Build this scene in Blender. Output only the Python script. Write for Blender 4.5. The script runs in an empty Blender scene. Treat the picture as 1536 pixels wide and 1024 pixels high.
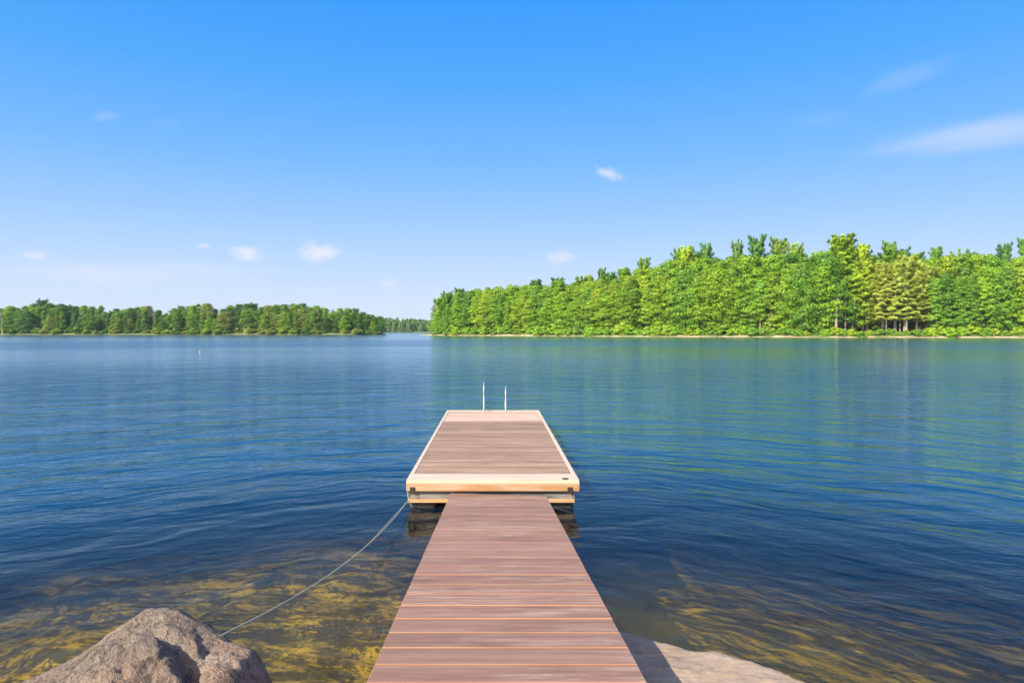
import bpy, math, random
import numpy as np
from mathutils import noise as mnoise, Vector

scene = bpy.context.scene
R = math.radians
rng = np.random.default_rng(7)
random.seed(7)

# ------------------------------------------------------------------ camera
H = 2.25                                    # eye height above the lake, metres
cam = bpy.data.objects.new('camera', bpy.data.cameras.new('camera'))
scene.collection.objects.link(cam)
cam.location = (0, 0, H)
cam.rotation_euler = (R(90), 0, 0)
cam.data.lens = 24
cam.data.sensor_width = 36
cam.data.shift_x = 28 / 1536
cam.data.shift_y = -16 / 1536
cam.data.clip_start = 0.05
cam.data.clip_end = 9000
scene.camera = cam

# ------------------------------------------------------------------ light
SUN_EL, SUN_AZ = R(36), R(222)              # azimuth clockwise from +Y: behind the left shoulder
sd = Vector((math.sin(SUN_AZ) * math.cos(SUN_EL), math.cos(SUN_AZ) * math.cos(SUN_EL), math.sin(SUN_EL)))
sun = bpy.data.objects.new('sun', bpy.data.lights.new('sun', 'SUN'))
scene.collection.objects.link(sun)
sun.data.energy = 5.0
sun.data.angle = R(0.5)
sun.data.color = (1.0, 0.92, 0.78)
sun.rotation_euler = sd.to_track_quat('Z', 'Y').to_euler()

scene.view_settings.view_transform = 'Standard'
scene.view_settings.look = 'None'
scene.view_settings.exposure = 0.8
scene.view_settings.gamma = 1
EXP = 2 ** 0.8
scene.cycles.max_bounces = 8
scene.cycles.transparent_max_bounces = 12
scene.cycles.diffuse_bounces = 3
scene.cycles.glossy_bounces = 3
scene.cycles.sample_clamp_indirect = 4
scene.cycles.use_denoising = True


def lin(c):
    return tuple(((v / 255) / 12.92 if v / 255 <= 0.04045 else ((v / 255 + 0.055) / 1.055) ** 2.4) for v in c)


class NT:
    """small helper round a node tree"""
    def __init__(self, tree):
        self.t = tree
        self.n = tree.nodes
        self.n.clear()

    def node(self, kind, **kw):
        nd = self.n.new(kind)
        for k, v in kw.items():
            setattr(nd, k, v)
        return nd

    def put(self, sock, v):
        if v is None:
            return
        if isinstance(v, bpy.types.NodeSocket):
            self.t.links.new(v, sock)
        else:
            if hasattr(sock, 'default_value') and sock.type == 'RGBA' and len(v) == 3:
                v = (*v, 1)
            sock.default_value = v

    def math(self, op, a, b=None, c=None, clamp=False):
        nd = self.node('ShaderNodeMath', operation=op, use_clamp=clamp)
        for i, v in enumerate((a, b, c)):
            self.put(nd.inputs[i], v)
        return nd.outputs[0]

    def vmath(self, op, a, b=None):
        nd = self.node('ShaderNodeVectorMath', operation=op)
        self.put(nd.inputs[0], a)
        if b is not None:
            self.put(nd.inputs[1], b)
        return nd.outputs['Value'] if op in ('LENGTH', 'DOT_PRODUCT') else nd.outputs[0]

    def mix(self, f, a, b, blend='MIX'):
        nd = self.node('ShaderNodeMix', data_type='RGBA', blend_type=blend)
        self.put(nd.inputs[0], f)
        self.put(nd.inputs[6], a)
        self.put(nd.inputs[7], b)
        return nd.outputs[2]

    def ramp(self, f, stops, interp='LINEAR'):
        nd = self.node('ShaderNodeValToRGB')
        cr = nd.color_ramp
        cr.interpolation = interp
        while len(cr.elements) < len(stops):
            cr.elements.new(0.5)
        for e, (p, c) in zip(cr.elements, stops):
            e.position = p
            e.color = (*c, 1) if len(c) == 3 else c
        self.put(nd.inputs[0], f)
        return nd.outputs[0]

    def noise(self, vec, scale, detail=4, rough=0.5, dist=0.0):
        nd = self.node('ShaderNodeTexNoise')
        if vec is not None:
            self.put(nd.inputs['Vector'], vec)
        nd.inputs['Scale'].default_value = scale
        nd.inputs['Detail'].default_value = detail
        nd.inputs['Roughness'].default_value = rough
        nd.inputs['Distortion'].default_value = dist
        return nd.outputs['Fac']

    def maprange(self, v, a, b, c, d, smooth=True):
        nd = self.node('ShaderNodeMapRange', interpolation_type='SMOOTHSTEP' if smooth else 'LINEAR')
        for i, x in enumerate((v, a, b, c, d)):
            self.put(nd.inputs[i], x)
        return nd.outputs[0]

    def sep(self, v):
        nd = self.node('ShaderNodeSeparateXYZ')
        self.put(nd.inputs[0], v)
        return nd.outputs

    def comb(self, x, y, z=0.0):
        nd = self.node('ShaderNodeCombineXYZ')
        self.put(nd.inputs[0], x); self.put(nd.inputs[1], y); self.put(nd.inputs[2], z)
        return nd.outputs[0]

    def scalev(self, v, s):
        return self.vmath('MULTIPLY', v, s)

    def bump(self, h, strength, dist=1.0, normal=None):
        nd = self.node('ShaderNodeBump')
        self.put(nd.inputs['Height'], h)
        self.put(nd.inputs['Strength'], strength)
        nd.inputs['Distance'].default_value = dist
        if normal is not None:
            self.put(nd.inputs['Normal'], normal)
        return nd.outputs[0]


# ------------------------------------------------------------------ sky (world)
world = bpy.data.worlds.new('World')
scene.world = world
world.use_nodes = True
w = NT(world.node_tree)
tc = w.node('ShaderNodeTexCoord').outputs['Generated']
dx, dy, dz = w.sep(tc)
sky = w.node('ShaderNodeTexSky', sky_type='NISHITA')
sky.sun_disc = False
sky.sun_elevation = SUN_EL
sky.sun_rotation = SUN_AZ
sky.air_density = 1.0
sky.dust_density = 0.4
sky.ozone_density = 2.0
nish = w.vmath('SCALE', sky.outputs[0])
w.n[-1].inputs['Scale'].default_value = 0.11
# clear summer air: colour by height above the horizon
S = lambda c: tuple(v / EXP for v in lin(c))
grad = w.ramp(dz, [(0.0, S((222, 236, 255))), (0.05, S((208, 228, 255))), (0.10, S((188, 218, 255))),
                   (0.16, S((158, 204, 255))), (0.24, S((118, 187, 255))), (0.34, S((80, 171, 255))),
                   (0.44, S((50, 157, 255))), (0.65, S((34, 128, 235))), (1.0, S((26, 96, 200)))])
skycol = w.mix(0.95, nish, grad)
# the sky pales and warms towards the sun, behind the viewer
sundot = w.vmath('DOT_PRODUCT', tc, tuple(sd))
skycol = w.mix(w.maprange(sundot, 0.45, 1.0, 0.0, 0.95), skycol, (0.95, 0.86, 0.72))
el_v = w.math('DIVIDE', dz, w.math('MAXIMUM', dy, 0.05))
az_u = w.math('DIVIDE', dx, w.math('MAXIMUM', dy, 0.05))
front = w.math('GREATER_THAN', dy, 0.06)


def cloud(cx, cy, rx, ry, amt, tilt=0.0, nscale=14.0, wisp=0.45):
    """soft cloud in the far sky, by azimuth and elevation ratio"""
    global skycol
    u = w.math('SUBTRACT', az_u, cx)
    v = w.math('SUBTRACT', el_v, cy)
    ct, st = math.cos(tilt), math.sin(tilt)
    uu = w.math('ADD', w.math('MULTIPLY', u, ct / rx), w.math('MULTIPLY', v, st / rx))
    vv = w.math('ADD', w.math('MULTIPLY', u, -st / ry), w.math('MULTIPLY', v, ct / ry))
    nz = w.noise(w.comb(w.math('ADD', uu, cx * 57), w.math('MULTIPLY', vv, 0.8), cy * 31), nscale / 8, 6, 0.62, 0.4)
    d2 = w.math('ADD', w.math('MULTIPLY', uu, uu), w.math('MULTIPLY', vv, vv))
    d2 = w.math('ADD', w.math('SQRT', d2), w.math('MULTIPLY', w.math('SUBTRACT', nz, 0.5), wisp * 4.2))
    m = w.maprange(d2, 0.05, 1.05, amt, 0.0)
    m = w.math('MULTIPLY', m, front)
    skycol = w.mix(w.math('MULTIPLY', m, 0.85), skycol, S((240, 240, 255)))


P = lambda px, py: ((px - 740) / 1024, (496 - py) / 1024)
for px, py, rx, ry, amt, tilt, ns, wi in [
        (370, 381, 32, 15, 0.95, 0.0, 12, 0.42), (478, 378, 40, 18, 0.95, 0.05, 12, 0.42),
        (52, 383, 26, 9, 0.75, 0.0, 12, 0.4), (306, 368, 13, 6, 0.55, 0, 10, 0.35),
        (842, 387, 27, 14, 0.75, 0.0, 12, 0.4), (585, 426, 20, 9, 0.5, 0.0, 10, 0.35),
        (915, 261, 25, 12, 0.75, -0.35, 14, 0.45), (156, 175, 26, 11, 0.16, 0.0, 12, 0.4),
        (250, 184, 30, 9, 0.07, 0.0, 12, 0.4), (1490, 197, 215, 32, 0.46, 0.165, 10, 0.20),
        (1360, 116, 90, 22, 0.15, 0.33, 10, 0.3), (180, 412, 260, 22, 0.40, 0.0, 10, 0.35),
        (1230, 178, 60, 14, 0.06, 0.1, 10, 0.4)]:
    u0, v0 = P(px, py)
    cloud(u0, v0, rx / 1024, ry / 1024, amt, tilt, ns, wi)
bg = w.node('ShaderNodeBackground')
w.put(bg.inputs[0], skycol)
bg.inputs[1].default_value = 1.0
wo = w.node('ShaderNodeOutputWorld')
world.node_tree.links.new(bg.outputs[0], wo.inputs[0])


# ------------------------------------------------------------------ helpers
def link(o, parent=None):
    scene.collection.objects.link(o)
    if parent is not None:
        o.parent = parent
    return o


def tag(o, label=None, cat=None, group=None, kind=None):
    if label: o['label'] = label
    if cat: o['category'] = cat
    if group: o['group'] = group
    if kind: o['kind'] = kind
    return o


def empty(name, loc=(0, 0, 0), rz=0):
    o = bpy.data.objects.new(name, None)
    o.location = loc
    o.rotation_euler = (0, 0, rz)
    o.empty_display_size = 0.3
    return link(o)


def mesh_np(name, verts, faces, mats, midx=None, smooth=False):
    me = bpy.data.meshes.new(name)
    verts = np.asarray(verts, dtype=np.float32)
    me.from_pydata(verts.tolist(), [], faces.tolist() if isinstance(faces, np.ndarray) else faces)
    for m in mats:
        me.materials.append(m)
    if midx is not None:
        me.polygons.foreach_set('material_index', np.asarray(midx, dtype=np.int32))
    if smooth:
        me.polygons.foreach_set('use_smooth', np.ones(len(me.polygons), dtype=bool))
    me.update()
    return me


class MB:
    """collects simple shapes into one mesh"""
    def __init__(self):
        self.v, self.f, self.m = [], [], []

    def add(self, vs, fs, m=0):
        o = len(self.v)
        self.v += [tuple(p) for p in vs]
        for k, f in enumerate(fs):
            self.f.append(tuple(i + o for i in f))
            self.m.append(m[k] if isinstance(m, (list, tuple)) else m)

    def box(self, x0, x1, y0, y1, z0, z1, m=0, ch=0.0, mch=None, zf=None):
        """box with chamfered upper edges; zf(y) is added to z"""
        zf = zf or (lambda x, y: 0)
        mch = m if mch is None else mch
        if ch <= 0:
            p = [(x0, y0, z0), (x1, y0, z0), (x1, y1, z0), (x0, y1, z0), (x0, y0, z1), (x1, y0, z1), (x1, y1, z1), (x0, y1, z1)]
            p = [(a, b, c + zf(a, b)) for a, b, c in p]
            self.add(p, [(0, 3, 2, 1), (4, 5, 6, 7), (0, 1, 5, 4), (1, 2, 6, 5), (2, 3, 7, 6), (3, 0, 4, 7)], m)
            return
        zc = z1 - ch
        p = [(x0, y0, z0), (x1, y0, z0), (x1, y1, z0), (x0, y1, z0),
             (x0, y0, zc), (x1, y0, zc), (x1, y1, zc), (x0, y1, zc),
             (x0 + ch, y0 + ch, z1), (x1 - ch, y0 + ch, z1), (x1 - ch, y1 - ch, z1), (x0 + ch, y1 - ch, z1)]
        p = [(a, b, c + zf(a, b)) for a, b, c in p]
        self.add(p, [(0, 3, 2, 1), (8, 9, 10, 11), (0, 1, 5, 4), (1, 2, 6, 5), (2, 3, 7, 6), (3, 0, 4, 7),
                     (4, 5, 9, 8), (5, 6, 10, 9), (6, 7, 11, 10), (7, 4, 8, 11)],
                 [m, m, mch, mch, mch, mch, mch, mch, mch, mch])

    def tube(self, pts, rad, seg=10, m=0, caps=True):
        pts = [Vector(p) for p in pts]
        rads = rad if isinstance(rad, (list, tuple)) else [rad] * len(pts)
        vs, fs = [], []
        up = Vector((0.13, 0.21, 0.97))
        for i, p in enumerate(pts):
            t = (pts[min(i + 1, len(pts) - 1)] - pts[max(i - 1, 0)]).normalized()
            a = t.cross(up)
            if a.length < 0.05:
                a = t.cross(Vector((1, 0, 0)))
            a.normalize()
            b = a.cross(t).normalized()
            up = b
            for k in range(seg):
                an = 2 * math.pi * k / seg
                vs.append(p + (a * math.cos(an) + b * math.sin(an)) * rads[i])
        for i in range(len(pts) - 1):
            for k in range(seg):
                k2 = (k + 1) % seg
                fs.append((i * seg + k, i * seg + k2, (i + 1) * seg + k2, (i + 1) * seg + k))
        if caps:
            fs.append(tuple(range(seg)))
            fs.append(tuple(range((len(pts) - 1) * seg, len(pts) * seg))[::-1])
        self.add(vs, fs, m)

    def lathe(self, prof, cx=0, cy=0, seg=20, m=0, mats=None):
        vs, fs, ms = [], [], []
        for r, z in prof:
            for k in range(seg):
                a = 2 * math.pi * k / seg
                vs.append((cx + r * math.cos(a), cy + r * math.sin(a), z))
        for i in range(len(prof) - 1):
            for k in range(seg):
                k2 = (k + 1) % seg
                fs.append((i * seg + k, i * seg + k2, (i + 1) * seg + k2, (i + 1) * seg + k))
                ms.append(mats[i] if mats else m)
        self.add(vs, fs, ms)

    def build(self, name, mats, parent=None, smooth=False, bevel=0.0):
        me = mesh_np(name, self.v, self.f, mats if isinstance(mats, (list, tuple)) else [mats], self.m, smooth)
        o = link(bpy.data.objects.new(name, me), parent)
        if bevel > 0:
            b = o.modifiers.new('bevel', 'BEVEL')
            b.width = bevel
            b.segments = 2
            b.limit_method = 'ANGLE'
        return o


def mat(name):
    m = bpy.data.materials.new(name)
    m.use_nodes = True
    t = NT(m.node_tree)
    out = t.node('ShaderNodeOutputMaterial')
    return m, t, out


def principled(t, out, base, rough=0.8, normal=None, metal=0.0, spec=None):
    p = t.node('ShaderNodeBsdfPrincipled')
    t.put(p.inputs['Base Color'], base)
    t.put(p.inputs['Roughness'], rough)
    p.inputs['Metallic'].default_value = metal
    if spec is not None:
        p.inputs['Specular IOR Level'].default_value = spec
    if normal is not None:
        t.put(p.inputs['Normal'], normal)
    t.t.links.new(p.outputs[0], out.inputs[0])
    return p


def geo_pos(t):
    return t.node('ShaderNodeNewGeometry').outputs['Position']


def objco(t):
    return t.node('ShaderNodeTexCoord').outputs['Object']


# ------------------------------------------------------------------ materials
def wood_mat(name, c1, c2, scuff=None, rough=0.75, island=0.25, grain=(1.2, 26, 26), bumpk=0.3, knots=False, shade_stain=None):
    m, t, out = mat(name)
    co = objco(t)
    isl = t.node('ShaderNodeNewGeometry').outputs['Random Per Island']
    off = t.comb(t.math('MULTIPLY', isl, 37.0), t.math('MULTIPLY', isl, 11.0), 0.0)
    co2 = t.vmath('ADD', co, off)
    g = t.noise(t.scalev(co2, grain), 1.0, 6, 0.62, 0.5)
    col = t.mix(t.maprange(g, 0.3, 0.7, 0, 1), c1, c2)
    dk = t.maprange(isl, 0, 1, 1 - island, 1 + island, False)
    col = t.mix(1.0, col, t.comb(dk, dk, dk), 'MULTIPLY')
    if scuff is not None:
        s1 = t.noise(t.scalev(co2, (1.8, 13, 13)), 1.3, 6, 0.7, 0.15)
        s2 = t.noise(t.scalev(co2, (1.0, 1.6, 1)), 1.1, 3, 0.5)
        s0 = t.noise(t.scalev(co2, (5, 60, 60)), 1.0, 5, 0.7)
        f = t.math('MULTIPLY', t.maprange(s1, 0.44, 0.70, 0, 1), t.maprange(s2, 0.38, 0.62, 0.15, 1))
        f = t.math('MULTIPLY', f, t.maprange(s0, 0.35, 0.6, 0.45, 1.1))
        col = t.mix(t.math('MULTIPLY', f, 0.52), col, scuff)
        s3 = t.noise(t.scalev(co2, (1.1, 3.0, 1)), 1.7, 4, 0.6)
        col = t.mix(t.maprange(s3, 0.52, 0.75, 0, 0.45), col, tuple(v * 0.55 for v in c1))
    if shade_stain is not None:  # weaker sun on the front face, and weathering, put into the colour lower down
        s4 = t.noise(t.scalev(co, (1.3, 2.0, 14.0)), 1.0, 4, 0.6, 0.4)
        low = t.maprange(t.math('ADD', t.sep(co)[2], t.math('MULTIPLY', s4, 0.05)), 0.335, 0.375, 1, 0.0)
        col = t.mix(t.math('MULTIPLY', low, t.maprange(s4, 0.35, 0.65, 0.25, 0.95)), col, shade_stain)
    if knots:
        v = t.node('ShaderNodeTexVoronoi')
        t.put(v.inputs['Vector'], t.scalev(co, (1.6, 5, 5)))
        v.inputs['Scale'].default_value = 1.0
        col = t.mix(t.maprange(v.outputs['Distance'], 0.03, 0.09, 0.8, 0), col, (0.10, 0.045, 0.02))
    nrm = t.bump(g, bumpk, 0.004)
    principled(t, out, col, rough, nrm, spec=0.3)
    return m


M = {}
M['walk'] = wood_mat('reddish_weathered_board', (0.212, 0.117, 0.085), (0.308, 0.177, 0.132), scuff=(0.50, 0.39, 0.31), island=0.12, grain=(1.0, 22, 22))
M['walk_edge'] = wood_mat('bare_board_edge', (0.34, 0.15, 0.065), (0.45, 0.23, 0.12), island=0.15)
M['deck'] = wood_mat('grey_brown_deck_board', (0.19, 0.118, 0.078), (0.33, 0.222, 0.155), scuff=(0.47, 0.345, 0.26), island=0.2, grain=(0.7, 30, 30))
M['trim'] = wood_mat('pale_new_lumber', (0.47, 0.36, 0.285), (0.57, 0.46, 0.38), island=0.04, grain=(1.0, 14, 14))
M['end_deck'] = wood_mat('pale_end_deck_board', (0.36, 0.255, 0.19), (0.52, 0.39, 0.30), island=0.14, grain=(0.7, 24, 24))
M['fascia'] = wood_mat('tan_fascia_lumber', (0.45, 0.32, 0.22), (0.52, 0.40, 0.30), island=0.03, grain=(0.9, 10, 22), shade_stain=(0.38, 0.19, 0.075))
M['beam'] = wood_mat('weathered_grey_beam', (0.10, 0.095, 0.095), (0.26, 0.23, 0.21), island=0.1, grain=(2.5, 8, 18))
M['beam_low'] = wood_mat('orange_lower_rail', (0.40, 0.22, 0.10), (0.54, 0.34, 0.18), island=0.05)


def plain(name, c, rough=0.5, metal=0.0, var=0.2, scale=8):
    m, t, out = mat(name)
    n = t.noise(objco(t), scale, 5, 0.6)
    col = t.mix(t.maprange(n, 0.3, 0.7, 0, 1), tuple(v * (1 - var) for v in c), tuple(min(1, v * (1 + var)) for v in c))
    principled(t, out, col, rough, t.bump(n, 0.1, 0.01), metal)
    return m


M['steel'] = plain('brushed_steel_tube', (0.50, 0.51, 0.52), 0.35, 0.6, 0.05)
M['dark_metal'] = plain('rusty_dark_metal', (0.07, 0.05, 0.04), 0.6, 0.4, 0.3, 40)
M['float'] = plain('scuffed_dark_float', (0.05, 0.045, 0.04), 0.7, 0, 0.3)
M['rope'] = plain('pale_nylon_rope', (0.46, 0.42, 0.28), 0.7, 0, 0.15, 60)
M['buoy_white'] = plain('white_buoy_plastic', (0.60, 0.50, 0.56), 0.4, 0, 0.04)
M['buoy_dark'] = plain('dark_blue_buoy_band', (0.02, 0.025, 0.07), 0.4, 0, 0.1)
M['buoy_red'] = plain('red_buoy_band', (0.55, 0.06, 0.05), 0.4, 0, 0.1)


def rock_mat(name, base, light, dark, warm, layered=False):
    m, t, out = mat(name)
    co = objco(t)
    big = t.noise(co, 1.7, 5, 0.6, 0.4)
    mid = t.noise(co, 7.0, 6, 0.62, 0.3)
    coarse = t.noise(co, 24.0, 5, 0.7)
    fine = t.noise(co, 60.0, 5, 0.7)
    grit = t.noise(co, 190.0, 2, 0.6)
    col = t.mix(t.maprange(big, 0.35, 0.65, 0, 1), base, warm)
    col = t.mix(t.maprange(mid, 0.45, 0.72, 0, 0.75), col, light)
    col = t.mix(t.maprange(mid, 0.26, 0.46, 0.75, 0), col, dark)
    if layered:
        lay = t.noise(t.scalev(co, (1.3, 5.0, 3.0)), 1.6, 5, 0.6, 0.9)
        col = t.mix(t.maprange(lay, 0.47, 0.62, 0, 0.9), col, (0.46, 0.33, 0.20))
    col = t.mix(t.maprange(coarse, 0.34, 0.48, 0.7 if not layered else 0.2, 0), col, dark)
    col = t.mix(t.maprange(fine, 0.50, 0.66, 0, 0.35), col, light)
    col = t.mix(t.maprange(fine, 0.34, 0.46, 0.5, 0), col, dark)
    col = t.mix(t.maprange(grit, 0.60, 0.70, 0, 0.35), col, (0.05, 0.045, 0.045))
    if not layered:
        ck = t.noise(co, 2.6, 5, 0.55, 0.6)
        ck = t.math('ABSOLUTE', t.math('SUBTRACT', ck, 0.5))
        cm = t.math('MULTIPLY', t.maprange(ck, 0.004, 0.022, 1, 0), t.maprange(big, 0.40, 0.55, 0.15, 1))
        col = t.mix(t.math('MULTIPLY', cm, 0.4), col, (0.035, 0.028, 0.024))
        lich = t.noise(co, 4.4, 5, 0.7, 0.2)
        col = t.mix(t.maprange(lich, 0.60, 0.66, 0, 0.55), col, (0.40, 0.38, 0.33))
    # wet, algae-dark band just above the water
    z = t.sep(geo_pos(t))[2]
    col = t.mix(t.maprange(z, 0.02, 0.09, 0.75, 0), col, (0.07, 0.06, 0.03))
    h = t.math('ADD', t.math('ADD', t.math('MULTIPLY', mid, 0.5), t.math('MULTIPLY', coarse, 0.4)), t.math('ADD', t.math('MULTIPLY', fine, 0.28), t.math('MULTIPLY', grit, 0.08)))
    nrm = t.bump(h, 1.0 if not layered else 0.35, 0.11 if not layered else 0.04)
    principled(t, out, col, 0.85, nrm, spec=0.3)
    return m


M['boulder'] = rock_mat('grey_pink_granite', (0.26, 0.205, 0.165), (0.52, 0.41, 0.32), (0.055, 0.045, 0.04), (0.42, 0.28, 0.20))
M['slab'] = rock_mat('flat_banded_granite', (0.29, 0.215, 0.155), (0.40, 0.315, 0.245), (0.17, 0.13, 0.11), (0.34, 0.25, 0.19), True)


def leaf_mat(name='leafy_foliage', trans=0.22):
    m, t, out = mat(name)
    oi = t.node('ShaderNodeObjectInfo')
    isl = t.node('ShaderNodeNewGeometry').outputs['Random Per Island']
    pos = objco(t)
    n = t.noise(pos, 0.35, 3, 0.6)
    k = t.math('ADD', t.maprange(isl, 0, 1, 0.9, 1.12, False), t.maprange(n, 0.35, 0.65, -0.12, 0.12))
    col = t.mix(1.0, oi.outputs['Color'], t.comb(k, k, k), 'MULTIPLY')
    # some leaves lean yellow, some bluish
    col = t.mix(t.maprange(n, 0.5, 0.7, 0, 0.35), col, t.mix(1.0, col, (1.25, 1.08, 0.7), 'MULTIPLY'))
    d = t.node('ShaderNodeBsdfDiffuse')
    t.put(d.inputs[0], col)
    tr = t.node('ShaderNodeBsdfTranslucent')
    t.put(tr.inputs[0], t.mix(1.0, col, (1.1, 1.2, 0.5), 'MULTIPLY'))
    mx = t.node('ShaderNodeMixShader')
    mx.inputs[0].default_value = trans
    t.t.links.new(d.outputs[0], mx.inputs[1])
    t.t.links.new(tr.outputs[0], mx.inputs[2])
    gl = t.node('ShaderNodeBsdfGlossy')
    gl.inputs['Roughness'].default_value = 0.5
    gl.inputs[0].default_value = (1, 1, 1, 1)
    m2 = t.node('ShaderNodeMixShader')
    m2.inputs[0].default_value = 0.025
    t.t.links.new(mx.outputs[0], m2.inputs[1])
    t.t.links.new(gl.outputs[0], m2.inputs[2])
    t.t.links.new(m2.outputs[0], out.inputs[0])
    return m


def bark_mat(name, c, d):
    m, t, out = mat(name)
    n = t.noise(t.scalev(objco(t), (6, 6, 0.8)), 1.5, 5, 0.6)
    principled(t, out, t.mix(t.maprange(n, 0.35, 0.65, 0, 1), d, c), 0.9, t.bump(n, 0.5, 0.05))
    return m


M['leaf'] = leaf_mat()
M['bark'] = bark_mat('grey_brown_bark', (0.24, 0.19, 0.15), (0.09, 0.07, 0.055))
M['pale_bark'] = bark_mat('pale_bark', (0.34, 0.29, 0.24), (0.16, 0.13, 0.10))

# ------------------------------------------------------------------ ground: lake bed, banks and far land in one sheet
RS = [(-34, 338), (-29.5, 329), (-22, 318), (-5, 305), (20, 285), (45, 264), (75, 244), (110, 230), (150, 221), (190, 212), (260, 196), (420, 150)]
LS = [(-420, 395), (-277, 385), (-200, 386), (-130, 388), (-95, 392), (-70, 402), (-64, 412), (-85, 450), (-160, 600), (-330, 1030)]
rsx, rsy = np.array([p[0] for p in RS]), np.array([p[1] for p in RS])


def poly_sd(px, py, poly):
    """signed distance, positive inside"""
    poly = np.array(poly, dtype=float)
    d = np.full(px.shape, 1e9)
    inside = np.zeros(px.shape, dtype=bool)
    n = len(poly)
    for i in range(n):
        a, b = poly[i], poly[(i + 1) % n]
        e = b - a
        wx, wy = px - a[0], py - a[1]
        tt = np.clip((wx * e[0] + wy * e[1]) / (e @ e), 0, 1)
        d = np.minimum(d, np.hypot(wx - e[0] * tt, wy - e[1] * tt))
        c = ((a[1] <= py) != (b[1] <= py)) & (px < (b[0] - a[0]) * (py - a[1]) / (b[1] - a[1] + 1e-12) + a[0])
        inside ^= c
    return np.where(inside, d, -d)


RIGHT = RS + [(2500, 100), (2500, 1500), (120, 1200), (20, 700), (-25, 420), (-38, 360)]
LEFT = LS + [(-2500, 1200), (-2500, 350)]
FAR = [(-2500, 1040), (-200, 1010), (0, 1000), (200, 1040), (2500, 1100), (2500, 1600), (-2500, 1600)]
NEAR = [(-60, 3.2), (-12, 3.0), (-5, 2.6), (-2.2, 2.9), (-0.6, 2.5), (0.4, 3.0), (2.2, 2.7), (5, 1.6), (14, 1.8), (60, 1.0), (60, -80), (-60, -80)]


def vnoise(x, y, seed=0.0):
    out = np.empty(x.size)
    xf, yf = x.ravel(), y.ravel()
    for i in range(x.size):
        out[i] = mnoise.fractal(Vector((xf[i], yf[i], seed)), 1.0, 2.0, 4)
    return out.reshape(x.shape)


gx = np.unique(np.concatenate([np.linspace(-7, 7, 150), np.geomspace(7, 40, 30), -np.geomspace(7, 40, 30),
                               np.arange(40, 300, 4.0), -np.arange(40, 320, 4.0), np.geomspace(300, 2400, 14), -np.geomspace(320, 2400, 14)]))
gy = np.unique(np.concatenate([np.linspace(-70, -1, 12), np.linspace(-1, 12, 150), np.geomspace(12, 190, 30), np.arange(190, 470, 1.8),
                               np.geomspace(470, 980, 20), np.arange(985, 1100, 5.0), np.geomspace(1105, 1390, 8)]))
GX, GY = np.meshgrid(gx, gy)
sd_far = np.maximum.reduce([poly_sd(GX, GY, RIGHT), poly_sd(GX, GY, LEFT), poly_sd(GX, GY, FAR)])
sd_near = poly_sd(GX, GY, NEAR)
NZ = vnoise(GX * 0.55, GY * 0.55, 3.0)
NZ2 = vnoise(GX * 2.2, GY * 2.2, 9.0)
wob = vnoise(GX * 0.06, GY * 0.06, 5.0)
s = sd_far + wob * 3.0 * (sd_far > -30)
hf = np.where(s > 0, 0.05 + 0.30 * np.minimum(s, 3.0) + 0.10 * np.clip(s - 3, 0, 40), np.maximum(0.25 * s, -6))
sn = sd_near
hn = np.where(sn > 0, 0.34 * np.minimum(sn, 3) + 0.08 * np.clip(sn - 3, 0, 60), 0)
dw = np.clip(-sn, 0, 500)
depth = 0.15 * dw + 0.25 * (1 - np.exp(-dw / 1.5)) + (0.16 * np.clip(GX - 0.9, 0, 6) + 0.05 * np.clip(-GX - 2.5, 0, 8)) * np.clip(dw / 1.5, 0, 1)
hn = np.where(sn > 0, hn, np.maximum(-depth, -6))
relief = (NZ * 0.16 + NZ2 * 0.06) * np.clip(dw / 1.0, 0, 1) * (np.abs(GX) < 40) * (GY < 60)
Z = np.maximum(hf, hn + relief)
nyv, nxv = GX.shape
vv = np.stack([GX.ravel(), GY.ravel(), Z.ravel()], 1)
ii = (np.arange(nyv - 1)[:, None] * nxv + np.arange(nxv - 1)[None, :]).ravel()
ff = np.stack([ii, ii + 1, ii + nxv + 1, ii + nxv], 1)

m, t, out = mat('lake_bed_and_banks')
pos = geo_pos(t)
zz = t.sep(pos)[2]
b1 = t.noise(pos, 0.8, 4, 0.5, 0.4)
b2 = t.noise(t.scalev(pos, (1.6, 1.0, 1.0)), 1.7, 4, 0.55, 0.3)
bed = t.mix(t.maprange(b1, 0.38, 0.62, 0, 1), (0.35, 0.225, 0.004), (0.52, 0.325, 0.004))
b3 = t.noise(pos, 1.3, 3, 0.5, 0.2)
bed = t.mix(t.math('MULTIPLY', t.maprange(b2, 0.45, 0.80, 0, 0.9), t.maprange(b3, 0.4, 0.62, 0.1, 1)), bed, (0.74, 0.44, 0.004))
bed = t.mix(t.maprange(b2, 0.25, 0.48, 0.35, 0), bed, (0.08, 0.07, 0.008))
sandn = t.noise(pos, 0.25, 4, 0.6)
sand = t.mix(t.maprange(sandn, 0.4, 0.6, 0, 1), (0.34, 0.25, 0.16), (0.46, 0.37, 0.25))
grass = t.mix(t.maprange(b1, 0.4, 0.6, 0, 1), (0.05, 0.11, 0.015), (0.10, 0.17, 0.03))
land = t.mix(t.maprange(t.math('ADD', zz, t.math('MULTIPLY', t.math('SUBTRACT', t.noise(pos, 0.12, 5, 0.7), 0.5), 3.0)), 0.15, 0.6, 0, 0.9), sand, grass)
side = t.maprange(t.sep(pos)[0], -50, -35, 0.85, 0.0)
land = t.mix(side, land, t.mix(0.5, grass, (0.20, 0.22, 0.09)))
land = t.mix(t.maprange(zz, 0.9, 1.5, 0, 1), land, (0.035, 0.045, 0.015))
col = t.mix(t.maprange(zz, -0.05, 0.03, 0, 1), bed, land)
principled(t, out, col, 0.95, t.bump(b2, 0.5, 0.1), spec=0.1)
gme = mesh_np('ground', vv, ff, [m], smooth=True)
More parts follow.
